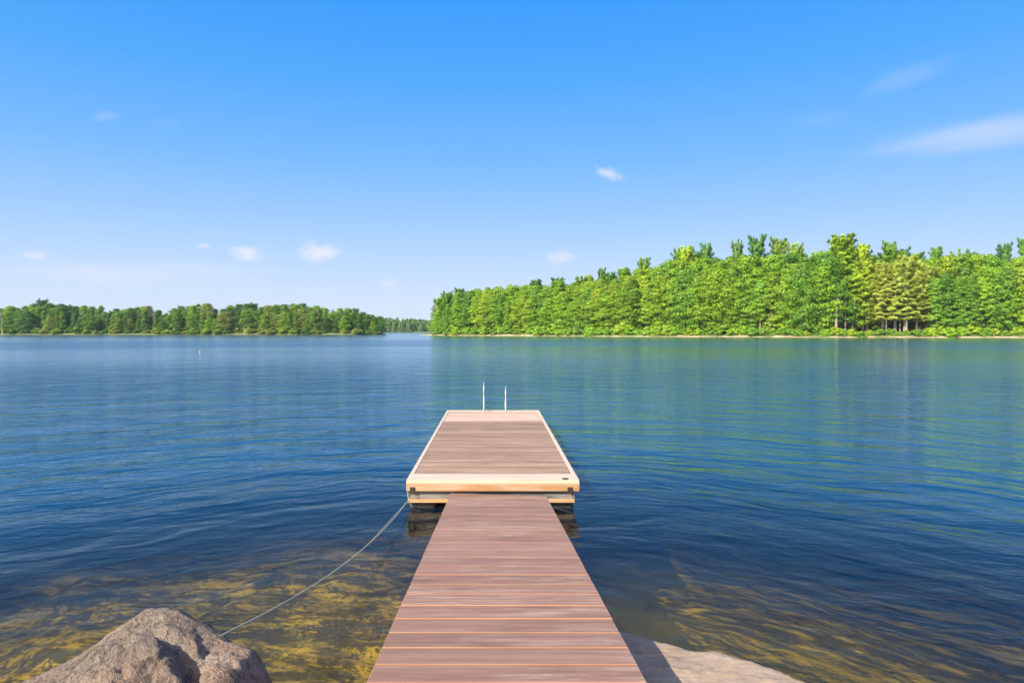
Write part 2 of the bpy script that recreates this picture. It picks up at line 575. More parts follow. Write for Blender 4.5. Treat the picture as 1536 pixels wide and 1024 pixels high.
ground = link(bpy.data.objects.new('ground', gme))
tag(ground, kind='structure')


def ground_z(x, y):
    i = int(np.clip(np.searchsorted(gy, y) - 1, 0, nyv - 2))
    j = int(np.clip(np.searchsorted(gx, x) - 1, 0, nxv - 2))
    return float(Z[i:i + 2, j:j + 2].mean())


# ------------------------------------------------------------------ water
m, t, out = mat('lake_water')
pos = geo_pos(t)
x_, y_, z_ = t.sep(pos)
cx_ = x_
cy_ = t.math('SUBTRACT', y_, 2.5)
rr = t.math('SQRT', t.math('ADD', t.math('MULTIPLY', cx_, cx_), t.math('MULTIPLY', cy_, cy_)))
th = t.math('ARCTAN2', cx_, cy_)
warp = t.noise(pos, 0.35, 3, 0.5)
rw = t.math('ADD', rr, t.math('MULTIPLY', warp, 1.6))
# wavelets that wrap round the shore point; crests are arcs
w1 = t.noise(t.comb(t.math('MULTIPLY', rw, 3.6), t.math('MULTIPLY', th, 9.0), 0.0), 1.0, 4, 0.6, 0.3)
w2 = t.noise(t.comb(t.math('MULTIPLY', rw, 1.15), t.math('MULTIPLY', th, 3.6), 3.0), 1.0, 2, 0.5, 0.2)
w3 = t.noise(t.comb(t.math('MULTIPLY', x_, 3.0), t.math('MULTIPLY', y_, 8.0), 0.0), 1.0, 3, 0.6)
w4 = t.noise(t.comb(t.math('MULTIPLY', x_, 0.35), t.math('MULTIPLY', y_, 1.1), 0.0), 1.0, 4, 0.55)
# ruffled patches and calm slicks
patch = t.noise(t.comb(t.math('MULTIPLY', x_, 0.012), t.math('MULTIPLY', y_, 0.03), 2.0), 1.0, 3, 0.5)
band = t.math('MULTIPLY', t.maprange(rr, 88, 104, 0, 1), t.maprange(rr, 150, 185, 1, 0))
near = t.math('MULTIPLY', t.maprange(rr, 4, 12, 0.20, 1.0), t.maprange(rr, 14, 75, 1.0, 0.45))
lee = t.math('MULTIPLY', t.maprange(rr, 150, 210, 1.0, 0.5), t.math('SUBTRACT', 1.0, t.math('MULTIPLY', t.maprange(th, -0.11, -0.06, 0, 0.5), t.maprange(rr, 26, 75, 0, 1))))
amp = t.math('MULTIPLY', near, lee)
amp = t.math('MULTIPLY', amp, t.maprange(patch, 0.35, 0.65, 0.75, 1.2))
amp = t.math('ADD', amp, t.math('MULTIPLY', band, 0.5))
hgt = t.math('ADD', t.math('MULTIPLY', w1, 0.058), t.math('MULTIPLY', w2, 0.17))
hgt = t.math('ADD', hgt, t.math('ADD', t.math('MULTIPLY', w3, 0.012), t.math('MULTIPLY', w4, 0.05)))
hgt = t.math('MULTIPLY', hgt, amp)
nrm = t.bump(hgt, 1.0, 1.0)
fr = t.node('ShaderNodeFresnel')
fr.inputs[0].default_value = 1.24
t.put(fr.inputs['Normal'], nrm)
gl = t.node('ShaderNodeBsdfGlossy')
gl.inputs[0].default_value = (0.82, 0.92, 1.0, 1)
t.put(gl.inputs['Roughness'], t.maprange(rr, 6, 60, 0.04, 0.13))
t.put(gl.inputs['Normal'], nrm)
tp = t.node('ShaderNodeBsdfTransparent')
body = t.node('ShaderNodeBsdfDiffuse')                    # light scattered back by the lake's own water
body.inputs[0].default_value = (0.002, 0.060, 0.145, 1)
ms = t.node('ShaderNodeMixShader')
t.put(ms.inputs[0], t.maprange(rr, 4.5, 12, 0.01, 0.9))
t.t.links.new(tp.outputs[0], ms.inputs[1])
t.t.links.new(body.outputs[0], ms.inputs[2])
mx = t.node('ShaderNodeMixShader')
t.t.links.new(fr.outputs[0], mx.inputs[0])
t.t.links.new(ms.outputs[0], mx.inputs[1])
t.t.links.new(gl.outputs[0], mx.inputs[2])
t.t.links.new(mx.outputs[0], out.inputs[0])
ab = t.node('ShaderNodeVolumeAbsorption')
ab.inputs['Color'].default_value = (0.70, 0.74, 0.03, 1)
ab.inputs['Density'].default_value = 0.27
t.t.links.new(ab.outputs[0], out.inputs['Volume'])
wb = MB()
wb.box(-2300, 2300, -30, 1300, -9, 0)
water = wb.build('water', m)
tag(water, kind='structure')

# ------------------------------------------------------------------ gangway (sloping board ramp from the shore rock)
RX0, RX1 = -0.535, 0.648
rampz = lambda x, y: 1.053 - 0.0984 * y
gang = empty('gangway', (0, 0, 0))
tag(gang, 'sloping reddish brown board walkway leading from the rocks down to the floating dock', 'walkway')
seams = [1.06, 1.27, 1.475, 1.68, 1.885, 2.09, 2.295, 2.50, 2.68, 2.873, 3.073, 3.279, 3.492, 3.709, 3.941, 4.173, 4.403, 4.634, 4.875, 5.142, 5.40, 5.678,
         5.95, 6.22, 6.50, 6.78, 7.06, 7.33, 7.60, 7.86, 8.11, 8.30]
mb = MB()
for i in range(len(seams) - 1):
    y0, y1 = seams[i] + 0.0052, seams[i + 1] - 0.0052
    jx = random.uniform(-0.0015, 0.0015)
    jz = random.uniform(-0.0015, 0.0015)
    mb.box(RX0 + jx, RX1 + jx, y0, y1, -0.028 + jz, jz, 0, 0.0028 if y0 < 5.3 else 0.002, 1 if y0 < 4.7 else 0, rampz)
# last board, cut on the skew where it slides under the dock lip
z = lambda y: rampz(0, y)
pl = [(RX0, 8.309), (RX1, 8.309), (RX1, 8.335), (RX0, 8.60)]
mb.add([(x, y, z(y) - 0.028) for x, y in pl] + [(x, y, z(y)) for x, y in pl],
       [(0, 3, 2, 1), (4, 5, 6, 7), (0, 1, 5, 4), (1, 2, 6, 5), (2, 3, 7, 6), (3, 0, 4, 7)], [0, 0, 1, 1, 1, 1])
mb.build('decking', [M['walk'], M['walk_edge']], gang)
for sx in (RX0 + 0.035, 0.02, RX1 - 0.075):
    s_ = MB()
    s_.box(sx, sx + 0.04, 1.05, 8.30, -0.155, -0.031, 0, 0, None, rampz)
    s_.build('stringer', [M['walk_edge']], gang)
for yb in (1.5, 3.3, 5.1, 6.9, 8.2):
    s_ = MB()
    s_.box(RX0 + 0.0785, 0.0185, yb, yb + 0.045, -0.13, -0.034, 0, 0, None, rampz)
    s_.box(0.0615, RX1 - 0.0765, yb, yb + 0.045, -0.13, -0.034, 0, 0, None, rampz)
    s_.build('crosspiece', [M['beam_low']], gang)

for sx in (RX0 + 0.16, RX1 - 0.36):
    s_ = MB()
    s_.box(sx, sx + 0.2, 1.10, 1.30, 0.30, 0.768)
    s_.build('footing_block', [M['beam']], gang, bevel=0.008)

# ------------------------------------------------------------------ floating dock
DX0, DX1, DY0, DY1, DZ = -1.098, 1.085, 8.60, 16.18, 0.37
dock = empty('floating_dock', (0, 0, 0))
tag(dock, 'long floating wooden dock with pale edge boards and steel ladder rails at its far end', 'dock')
FY = 8.99
mb = MB()
y = FY + 0.006
k = 0
while y < DY1 - 2.0:
    bw = 0.118 + random.uniform(-0.004, 0.004)
    jz = random.uniform(-0.002, 0.002)
    mb.box(DX0 + 0.060, DX1 - 0.060, y, y + bw, DZ - 0.03 + jz, DZ - 0.004 + jz, 0, 0.003)
    y += bw + 0.008
mb.build('decking', [M['deck']], dock)
mb = MB()
while y < DY1 - 0.16:
    jz = random.uniform(-0.001, 0.001)
    bw = min(0.118, DY1 - 0.122 - y)
    mb.box(DX0 + 0.060, DX1 - 0.060, y, y + bw, DZ - 0.03 + jz, DZ - 0.004 + jz, 0, 0.003)
    y += bw + 0.008
o = mb.build('end_decking', [M['end_deck']], dock)
o['label'] = 'newer pale boards at the far end of the deck'
mb = MB()
mb.box(DX0 + 0.060, DX1 - 0.060, FY + 0.01, DY1 - 0.13, DZ - 0.045, DZ - 0.0315)
mb.build('subdeck', [M['beam']], dock)
for a, b in ((DX0, DX0 + 0.056), (DX1 - 0.056, DX1)):
    mb = MB()
    mb.box(a, b, FY + 0.003, DY1 - 0.003, DZ - 0.05, DZ)
    mb.build('edge_board', [M['trim']], dock, bevel=0.006)
mb = MB()
mb.box(DX0, DX1, DY1 - 0.115, DY1, DZ - 0.15, DZ + 0.002)
mb.build('end_board', [M['trim']], dock, bevel=0.006)
# heavy front lip: rounded timber
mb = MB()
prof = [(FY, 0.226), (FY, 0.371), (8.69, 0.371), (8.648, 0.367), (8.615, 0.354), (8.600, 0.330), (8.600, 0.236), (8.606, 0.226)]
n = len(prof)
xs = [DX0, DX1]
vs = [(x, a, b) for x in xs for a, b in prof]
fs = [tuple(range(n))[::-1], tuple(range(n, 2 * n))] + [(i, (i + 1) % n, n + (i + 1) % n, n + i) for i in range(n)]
mb.add(vs, fs, [1, 1] + [0, 0, 0, 1, 1, 1, 1, 1])  # cream top; nose and face take the tan with painted shade and weathering
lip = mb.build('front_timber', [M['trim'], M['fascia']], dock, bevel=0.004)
mb = MB()
mb.lathe([(0.0, 0.3735), (0.042, 0.3735), (0.045, 0.3725)], 0.915, 8.685, 16)
mb.build('knot', [M['dark_metal']], lip)
for sx in (-1.02, 0.965):
    mb = MB()
    mb.box(sx - 0.032, sx + 0.032, 8.590, 8.5985, 0.232, 0.284)
    br = mb.build('eye_bracket', [M['dark_metal']], dock)
    for bx_ in (-0.015, 0.017):
        mb = MB(); mb.tube([(sx + bx_, 8.582, 0.262), (sx + bx_, 8.5895, 0.262)], 0.009, 8); mb.build('bolt', [M['dark_metal']], br)
    mb = MB()
    mb.tube([(sx - 0.02, 8.588, 0.24), (sx - 0.03, 8.575, 0.225), (sx - 0.01, 8.568, 0.205), (sx + 0.012, 8.575, 0.222), (sx + 0.005, 8.588, 0.24)], 0.005, 6)
    mb.build('shackle', [M['dark_metal']], br)
# rim beam below, pale lower rail, floats
for nm, x0, x1, y0, y1, z0, z1, mm in [
        ('rim_beam', DX0 + 0.02, DX1 - 0.055, 8.655, 8.70, 0.122, 0.2255, 'beam'),
        ('lower_rail', DX0 + 0.02, DX1 - 0.055, 8.648, 8.70, 0.075, 0.1215, 'beam_low')]:
    mb = MB(); mb.box(x0, x1, y0, y1, z0, z1); mb.build(nm, [M[mm]], dock, bevel=0.003)
for a, b in ((DX0 + 0.02, DX0 + 0.065), (DX1 - 0.10, DX1 - 0.055)):
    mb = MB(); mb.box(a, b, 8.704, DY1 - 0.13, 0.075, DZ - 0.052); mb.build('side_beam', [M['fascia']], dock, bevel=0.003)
for a, b in ((DX0 + 0.022, DX0 + 0.36), (DX1 - 0.42, DX1 - 0.057)):
    for y0 in (8.72, 10.9, 13.1, 15.2):
        mb = MB(); mb.box(a, b, y0, y0 + 0.8, -0.28, 0.0735); mb.build('float', [M['float']], dock, bevel=0.04)
# ladder: two bent handrails and rungs below the deck end
lad = empty('ladder')
lad.parent = dock
lx0, lx1 = -0.222, 0.285
for lx, top, lean in ((lx0, 0.665, 0.0), (lx1, 0.57, 0.02)):
    mb = MB()
    pts = [(lx, 15.93, DZ - 0.002), (lx, 15.93, DZ + top - 0.22)]
    for k in range(1, 12):
        a = math.pi * k / 12
        pts.append((lx + lean * k / 12, 15.93 + 0.19 * (1 - math.cos(a)), DZ + top - 0.22 + 0.21 * math.sin(a)))
    pts += [(lx + lean, 16.31, DZ + top - 0.22), (lx + lean, 16.31, -0.75)]
    mb.tube(pts, 0.0145, 10)
    mb.build('handrail', [M['steel']], lad, smooth=True)
for zr in (0.12, -0.15, -0.42, -0.68):
    mb = MB(); mb.tube([(lx0 + 0.018, 16.31, zr), (lx1, 16.31, zr)], 0.018, 8); mb.build('rung', [M['steel']], lad, smooth=True)

# ------------------------------------------------------------------ rocks
def fr3(x, y, z, oct=5, Hh=0.9):
    return mnoise.fractal(Vector((x, y, z)), Hh, 2.0, oct)


def heightfield_rock(name, x0, x1, y0, y1, nx, ny, fn, material, zmin):
    X = np.linspace(x0, x1, nx); Y = np.linspace(y0, y1, ny)
    vs = []
    for yy in Y:
        for xx in X:
            vs.append((xx + 0.02 * fr3(xx * 6, yy * 6, 4.2), yy + 0.02 * fr3(xx * 6, yy * 6, 8.8), max(zmin, fn(xx, yy))))
    i = (np.arange(ny - 1)[:, None] * nx + np.arange(nx - 1)[None, :]).ravel()
    F = np.stack([i, i + 1, i + nx + 1, i + nx], 1).tolist()
    # skirt and base so that the rock is a solid
    ring = list(range(nx)) + [nx * k + nx - 1 for k in range(1, ny)] + [nx * (ny - 1) + k for k in range(nx - 2, -1, -1)] + [nx * k for k in range(ny - 2, 0, -1)]
    b0 = len(vs)
    for r in ring:
        vs.append((vs[r][0], vs[r][1], zmin - 0.5))
    n = len(ring)
    for k in range(n):
        F.append([ring[(k + 1) % n], ring[k], b0 + k, b0 + (k + 1) % n])
    F.append(list(range(b0, b0 + n)))
    me = mesh_np(name, vs, F, [material], smooth=True)
    return link(bpy.data.objects.new(name, me))


bp = np.array([(-3.6, -0.9), (-3.0, 0.05), (-2.75, 0.28), (-2.31, 0.500), (-2.06, 0.632), (-1.91, 0.752), (-1.77, 0.842), (-1.68, 0.862), (-1.58, 0.852), (-1.46, 0.800), (-1.33, 0.722),
               (-1.195, 0.676), (-1.13, 0.575), (-1.08, 0.42), (-1.03, 0.10), (-0.95, -0.45), (-0.85, -0.9)])


def boulder_h(x, y):
    h = float(np.interp(x, bp[:, 0], bp[:, 1]))
    yr = 3.40 + 0.10 * math.sin(x * 2.1)
    d = y - yr
    if d > 0:
        h -= 0.25 * d + 2.6 * d * d
    else:
        h -= 0.10 * (-d) + 0.16 * d * d
        if y < 1.7:
            h -= 0.3 * (1.7 - y)
    edge = 0.25 + 0.75 * min(1.0, max(0.0, (-d - 0.02) / 0.2))
    # long ridge running down towards the viewer with a hollow behind it
    rl = (y - 3.32) - (-(x + 1.68) ** 2 * 1.3 - abs(x + 1.68) * 0.25)
    h += edge * (0.055 * math.exp(-((rl + 0.16) / 0.07) ** 2) - 0.05 * math.exp(-((rl + 0.02) / 0.06) ** 2))
    # round knob at the right end
    h += edge * 0.05 * math.exp(-(((x + 1.22) / 0.13) ** 2 + ((y - 3.2) / 0.2) ** 2))
    h -= edge * 0.022 * math.exp(-(((x + 1.37) / 0.04) ** 2)) * (1 if y < 3.35 else 0.4)
    a = fr3(x * 1.7, y * 1.7, 1.0)
    b = fr3(x * 5.5, y * 5.5, 2.0)
    c = 1 - abs(mnoise.fractal(Vector((x * 3.1, y * 3.1, 7.0)), 0.9, 2.0, 4)) * 2
    h += edge * (0.030 * a + 0.020 * b) - edge * 0.022 * max(0, c - 0.55) * 2
    h += edge * 0.022 * fr3(x * 12, y * 12, 5.0) + 0.006 * fr3(x * 30, y * 30, 5.0)
    h -= edge * 0.035 * max(0, 0.35 - abs(fr3(x * 4.2 + 3, y * 2.6, 11.0)) * 3)
    return h


b_ = heightfield_rock('boulder', -3.6, -0.84, 0.9, 4.5, 300, 330, boulder_h, M['boulder'], -1.0)
tag(b_, 'big rough grey pink granite boulder at the water edge with the rope across it', 'rock')

ex = [-0.2, 0.3, 0.88, 1.08, 1.28, 1.45, 1.58, 1.75, 1.88, 2.00, 2.09, 2.22]
ey = [4.60, 4.78, 4.74, 4.62, 4.48, 4.40, 4.33, 4.14, 3.94, 3.62, 3.2, 2.2]


def slab_h(x, y):
    yy = float(np.interp(x, ex, ey)) + 0.03 * fr3(x * 3, 1.0, 2.0)
    d = yy - y
    if x > 2.08:
        d -= (x - 2.08) * 3
    if x < 0.1:
        d -= (0.1 - x) * 3
    top = 0.215 + 0.03 * min(max(d, 0), 2.5) + 0.02 * fr3(x * 1.2, y * 1.2, 3.0)
    # shallow sheets of flaked rock
    s1 = y - (4.10 - 0.22 * (x - 0.9) + 0.05 * fr3(x * 4, y * 2, 6.0))
    top += 0.016 * (1 - min(1, max(0, s1 / 0.03)))
    s2 = y - (3.72 - 0.1 * (x - 0.9) + 0.06 * fr3(x * 3, y * 3, 9.0))
    top += 0.02 * (1 - min(1, max(0, s2 / 0.02)))
    top += 0.004 * fr3(x * 16, y * 16, 5.0)
    r = 0.16
    if d < r:
        q = (r - d) / r
        top -= 0.06 * q * q if q <= 1 else 0.06 + (q - 1) * 0.30
    return top


s_ = heightfield_rock('rock_slab', -0.6, 2.5, 0.9, 5.3, 230, 320, slab_h, M['slab'], -1.0)
tag(s_, 'flat smooth pinkish tan rock slab beside the walkway, half in its shadow', 'rock')

# ------------------------------------------------------------------ mooring rope, dock corner to boulder
A = Vector((-1.075, 8.66, 0.105))
B = Vector((-1.352, 3.36, 0.748))
pts = []
for k in range(41):
    q = k / 40
    p = A.lerp(B, q)
    p.z -= 0.60 * q * (1 - q)
    pts.append(p)
pts = [(-1.085, 8.62, 0.225)] + pts
B0 = pts[-1].copy()
pts[-1].z -= 0.004
ropelast = []
for k in range(1, 16):
    xx = B0.x - 0.055 * k
    yy = B0.y - 0.075 * k
    ropelast.append(Vector((xx, yy, boulder_h(xx, yy) + 0.010)))
mb = MB()
mb.tube(pts, 0.0048, 8, 0, False)
rope = mb.build('mooring_rope', [M['rope']], smooth=True)
tag(rope, 'thin pale mooring rope sagging from the dock corner down to the boulder', 'rope')
mb = MB()
pt2 = []
for k in range(30):
    q = k / 29 * 0.40
    p = A.lerp(B, q)
    p.z -= 0.60 * q * (1 - q) - 0.012 * math.sin(math.pi * k / 29)
    p.x -= 0.014 * math.sin(math.pi * k / 29)
    pt2.append(p)
mb.tube(pt2, 0.0028, 6)
r2 = mb.build('strand', [M['rope']], rope, smooth=True)

# ------------------------------------------------------------------ swim buoy
def at(px, py, z=0.0):
    d = (H - z) * 1024 / (py - 496)
    return Vector(((px - 740) / 1024 * d, d, z))


bz = at(300.3, 529.5)
bu = empty('buoy', bz)
bu.scale = (0.58, 0.58, 0.6)
tag(bu, 'small white marker buoy with dark bands floating alone on open water', 'buoy')
mb = MB()
mb.lathe([(0.0, -0.12), (0.12, -0.1), (0.19, 0.0), (0.20, 0.07), (0.16, 0.16), (0.10, 0.19), (0.0, 0.19)], 0, 0, 20, 0, [0, 1, 1, 0, 0, 0])
mb.build('float_body', [M['buoy_white'], M['buoy_dark']], bu, smooth=True)
mb = MB()
mb.lathe([(0.0, 0.19), (0.085, 0.191), (0.085, 0.38), (0.06, 0.40), (0.0, 0.40)], 0, 0, 16)
mb.build('mast', [M['buoy_white']], bu, smooth=True)
mb = MB()
mb.lathe([(0.0, -0.02), (0.10, -0.02), (0.10, 0.12), (0.0, 0.12)], 0, 0, 14)
o = mb.build('marker_plate', [M['buoy_dark']], bu, smooth=False)
o.location = (0.10, -0.02, 0.25)

# ------------------------------------------------------------------ trees
def unit(v):
    return v / np.maximum(np.linalg.norm(v, axis=1, keepdims=True), 1e-9)


def cards(centers, normals, w_, l_, axis=None, jit=0.5, rg=None):
    """leaf sprays as small bent quads: centre, facing, width, length, long axis"""
    n = len(centers)
    nr = unit(normals + rg.normal(0, jit, (n, 3)))
    if axis is None:
        axis = rg.normal(0, 1, (n, 3))
    ax = unit(axis - nr * (axis * nr).sum(1, keepdims=True))
    bx = np.cross(nr, ax)
    w2 = (w_ * rg.uniform(0.6, 1.25, n))[:, None] * 0.5
    l2 = (l_ * rg.uniform(0.6, 1.25, n))[:, None] * 0.5
    # pointed spray: 4 corners as a kite
    v = np.stack([centers - ax * l2, centers + bx * w2 - ax * l2 * 0.1, centers + ax * l2, centers - bx * w2 - ax * l2 * 0.1], 1)
    return v.reshape(-1, 3)


def crown_mesh(name, parts):
    v = np.concatenate(parts)
    f = np.arange(len(v)).reshape(-1, 4)
    return mesh_np(name, v, f, [M['leaf']])


def limb_mesh(name, tubes, material):
    mb = MB()
    for pts, rad in tubes:
        mb.tube(pts, rad, 7)
    return mesh_np(name, mb.v, mb.f, [material], mb.m, True)


def broadleaf(seed, Ht, wid, base, kind='round', leaf=0.42, nclump=60, per=185, bark='bark', clump=1.0):
    rg = np.random.default_rng(seed)
    parts, tubes = [], []
    lean = rg.normal(0, 0.25, 2)
    trunk = [(lean[0] * q * q * 2, lean[1] * q * q * 2, Ht * 0.86 * q - 0.4) for q in np.linspace(0, 1, 8)]
    r0 = Ht * 0.016 + 0.06
    tubes.append((trunk, [r0 * (1.35 if i == 0 else 1) * (1 - 0.85 * i / 7) for i in range(8)]))
    for k in range(nclump):
        q = (k + 0.5) / nclump
        q = q ** 0.85
        hh = base + (1 - base) * q
        if kind == 'round':
            env = math.sin(math.pi * min(1, 0.16 + 0.84 * q) ** 0.9) ** 0.55 if q < 0.97 else 0.25
            env = max(env, 0.22)
        elif kind == 'tall':
            env = (1 - q ** 1.6) ** 0.6 * (0.8 + 0.2 * math.sin(q * 9))
            env = max(env, 0.16)
        else:
            env = max(0.2, math.sin(math.pi * min(0.999, 0.25 + 0.75 * q)) ** 0.7)
        a = k * 2.39996 + rg.uniform(-0.5, 0.5)
        rad = wid * env * rg.uniform(0.45, 1.0) * (0.85 if k % 3 else 0.45)
        cr = clump * wid * rg.uniform(0.27, 0.47) * (0.75 + 0.25 * env)
        c = np.array([math.cos(a) * rad, math.sin(a) * rad, Ht * hh - cr * 0.4])
        n = int(per * (cr / (wid * 0.33)) ** 1.6)
        d = unit(rg.normal(0, 1, (n, 3)))
        d = d[(d[:, 2] > -0.45)]
        n = len(d)
        rr_ = cr * rg.uniform(0.55, 1.08, n) ** 0.6
        lump = 1 + 0.22 * np.sin(d[:, 0] * 5 + k) * np.cos(d[:, 1] * 6 + k * 2)
        p = c + d * (rr_ * lump)[:, None] * np.array([1.0, 1.0, 0.62])
        parts.append(cards(p, d * np.array([1, 1, 1.5]), leaf * 0.85, leaf * 1.2, jit=0.24, rg=rg))
        if k % 2 == 0:
            zt = max(Ht * 0.1, c[2] - rad * 0.7)
            st = np.array([0, 0, min(zt, Ht * 0.8)])
            mid = (st + c) / 2 + np.array([0, 0, -0.05 * rad])
            tubes.append(([tuple(st), tuple(mid), tuple(c)], [r0 * 0.35, r0 * 0.22, 0.03]))
    return crown_mesh('crown', parts), limb_mesh('trunk', tubes, M[bark])


def pine(seed, Ht, wid, base, leaf=0.9, bark='bark', feather=1.0, tiers=13, tuft=26):
    """white pine: tiers of spreading, upswept, feathery boughs"""
    rg = np.random.default_rng(seed)
    parts, tubes = [], []
    trunk = [(0.15 * math.sin(q * 4), 0.1 * math.cos(q * 3), Ht * 0.985 * q - 0.4) for q in np.linspace(0, 1, 9)]
    r0 = Ht * 0.014 + 0.08
    tubes.append((trunk, [r0 * (1.3 if i == 0 else 1) * (1 - 0.93 * i / 8) for i in range(9)]))
    for i in range(tiers):
        q = (i + 0.3) / tiers
        z0 = Ht * (base + (1 - base) * q * 0.98)
        reach = wid * (1 - q) ** 0.55 * rg.uniform(0.75, 1.1) + 0.8
        if q > 0.72:
            reach = max(reach, wid * 0.52)
        nb = 5 if q < 0.72 else 9
        for b in range(nb):
            a = b * 2 * math.pi / nb + i * 1.1 + rg.uniform(-0.35, 0.35)
            rch = reach * rg.uniform(0.65, 1.15)
            rise = (0.12 + (0.9 if q < 0.72 else 1.25) * q ** 2) * rch * feather
            dirv = np.array([math.cos(a), math.sin(a), 0])
            pth = []
            for s in np.linspace(0, 1, 5):
                pth.append(np.array([0, 0, z0]) + dirv * rch * s + np.array([0, 0, rise * s ** 1.7 - 0.04 * rch * math.sin(s * math.pi)]))
            tubes.append(([tuple(p) for p in pth], [r0 * 0.22, r0 * 0.18, r0 * 0.13, 0.04, 0.02]))
            for s in np.linspace(0.25, 1.04, 7):
                k = min(3.999, s * 4 if s < 1 else 3.99)
                p0 = pth[int(k)] * (1 - (k - int(k))) + pth[int(k) + 1] * (k - int(k))
                nt = int(tuft * (0.6 + 0.5 * s) * (0.45 + 0.55 * (1 - q)))
                spread = (0.40 + 0.15 * rch) * (1.15 - 0.6 * s) * (1 - 0.35 * q) * (1 if q < 0.72 else 0.5)
                off = rg.normal(0, 1, (nt, 3)) * np.array([spread, spread, 0.22]) * 0.62
                axis = dirv * 1.0 + np.array([0, 0, 0.35 + 1.3 * q * feather]) + rg.normal(0, 0.45, (nt, 3)) + off * 0.5
                nrm = np.array([0, 0, 0.75]) + rg.normal(0, 0.2, (nt, 3)) + dirv * 0.7
                parts.append(cards(p0 + off, nrm, leaf * 0.34, leaf * (1.35 + 0.6 * q), axis=axis, jit=0.3, rg=rg))
    # leader
    nt = 60
    ang = rg.uniform(0, 2 * math.pi, nt)
    ax = np.stack([np.cos(ang) * 0.7, np.sin(ang) * 0.7, np.full(nt, 1.1)], 1)
    p = np.array([0, 0, Ht * 0.965]) + ax * rg.uniform(0.2, 0.9, nt)[:, None]
    parts.append(cards(p, np.stack([np.cos(ang), np.sin(ang), np.zeros(nt)], 1) + 0.3, leaf * 0.28, leaf * 1.5, axis=ax, jit=0.3, rg=rg))
    return crown_mesh('crown', parts), limb_mesh('trunk', tubes, M[bark])


def spruce(seed, Ht, wid, base=0.05, leaf=0.7, tiers=22):
    rg = np.random.default_rng(seed)
    parts, tubes = [], []
    r0 = Ht * 0.012 + 0.06
    tubes.append(([(0, 0, -0.4), (0, 0, Ht * 0.5), (0, 0, Ht)], [r0, r0 * 0.6, 0.03]))
    for i in range(tiers):
        q = i / tiers
        z0 = Ht * (base + (1 - base) * q)
        reach = wid * (1 - q) ** 0.85 * rg.uniform(0.8, 1.1) + 0.25
        n = int(60 + 200 * (1 - q))
        ang = rg.uniform(0, 2 * math.pi, n)
        lob = 1 + 0.2 * np.sin(ang * 5 + i * 1.7)
        rad = reach * lob * rg.uniform(0.25, 1.0, n) ** 0.6
        p = np.stack([np.cos(ang) * rad, np.sin(ang) * rad, z0 - rad * 0.28 + rg.normal(0, 0.15, n)], 1)
        nr = np.stack([np.cos(ang) * 0.6, np.sin(ang) * 0.6, np.ones(n)], 1)
        ax = np.stack([np.cos(ang), np.sin(ang), np.full(n, -0.3)], 1)
        parts.append(cards(p, nr, leaf * 0.5, leaf * 1.2, axis=ax, jit=0.25, rg=rg))
    return crown_mesh('crown', parts), limb_mesh('trunk', tubes, M['bark'])


PROTO = {
    'oak': [broadleaf(11, 22, 5.2, 0.06, 'round'), broadleaf(12, 22, 4.6, 0.05, 'round', nclump=66), broadleaf(13, 22, 5.6, 0.10, 'round', nclump=56, clump=1.1)],
    'maple': [broadleaf(21, 22, 4.0, 0.05, 'tall', nclump=64), broadleaf(22, 22, 4.4, 0.12, 'tall', nclump=60), broadleaf(23, 22, 3.7, 0.05, 'tall', nclump=70, clump=0.9)],
    'birch': [broadleaf(31, 20, 3.2, 0.28, 'round', leaf=0.5, nclump=44, bark='pale_bark', clump=1.05), broadleaf(32, 20, 3.6, 0.24, 'tall', leaf=0.5, nclump=46, bark='pale_bark')],
    'pine': [pine(41, 28, 5.2, 0.30), pine(42, 28, 4.6, 0.36, tiers=12), pine(43, 28, 5.8, 0.22, tiers=14, feather=1.25)],
    'sparse_pine': [pine(51, 26, 4.4, 0.20, tiers=12, tuft=24, bark='pale_bark', feather=0.9)],
    'spruce': [spruce(61, 20, 3.0), spruce(62, 20, 2.5)],
    'bush': [broadleaf(71, 3.0, 1.9, 0.05, 'bush', leaf=0.42, nclump=16, per=80, clump=1.25), broadleaf(72, 2.6, 2.3, 0.05, 'bush', leaf=0.42, nclump=18, per=80, clump=1.2)],
}
BASEH = {'oak': 22, 'maple': 22, 'birch': 20, 'pine': 28, 'sparse_pine': 26, 'spruce': 20, 'bush': 3.0}
NAME = {'oak': 'oak_tree', 'maple': 'maple_tree', 'birch': 'birch_tree', 'pine': 'pine_tree', 'sparse_pine': 'pine_tree', 'spruce': 'spruce_tree', 'bush': 'shoreline_bush'}


def place(kind, x, y, h, color, label, group, wscale=1.0, var=None, sink=0.0):
    """a tree: an Empty at its foot with its own crown and trunk objects; meshes are shared between trees of a kind"""
    vs = PROTO[kind]
    cm, tm = vs[random.randrange(len(vs)) if var is None else var % len(vs)]
    k = h / BASEH[kind]
    root = bpy.data.objects.new(NAME[kind], None)
    root.location = (x, y, ground_z(x, y) - sink)
    root.rotation_euler = (0, 0, random.uniform(0, 6.28))
    kw = k ** 0.7 * wscale * random.uniform(0.9, 1.15)
    root.scale = (kw, kw, k)
    link(root)
    c = bpy.data.objects.new('crown', cm); link(c, root)
    tr = bpy.data.objects.new('trunk' if kind != 'bush' else 'stem', tm); link(tr, root)
    c.color = (*color, 1)
    tag(root, label, 'bush' if kind == 'bush' else 'tree', group)
    return root


ONES = ['', 'first', 'second', 'third', 'fourth', 'fifth', 'sixth', 'seventh', 'eighth', 'ninth', 'tenth', 'eleventh', 'twelfth', 'thirteenth', 'fourteenth',
        'fifteenth', 'sixteenth', 'seventeenth', 'eighteenth', 'nineteenth']
TENS = {2: 'twent', 3: 'thirt', 4: 'fort', 5: 'fift', 6: 'sixt', 7: 'sevent', 8: 'eight', 9: 'ninet'}


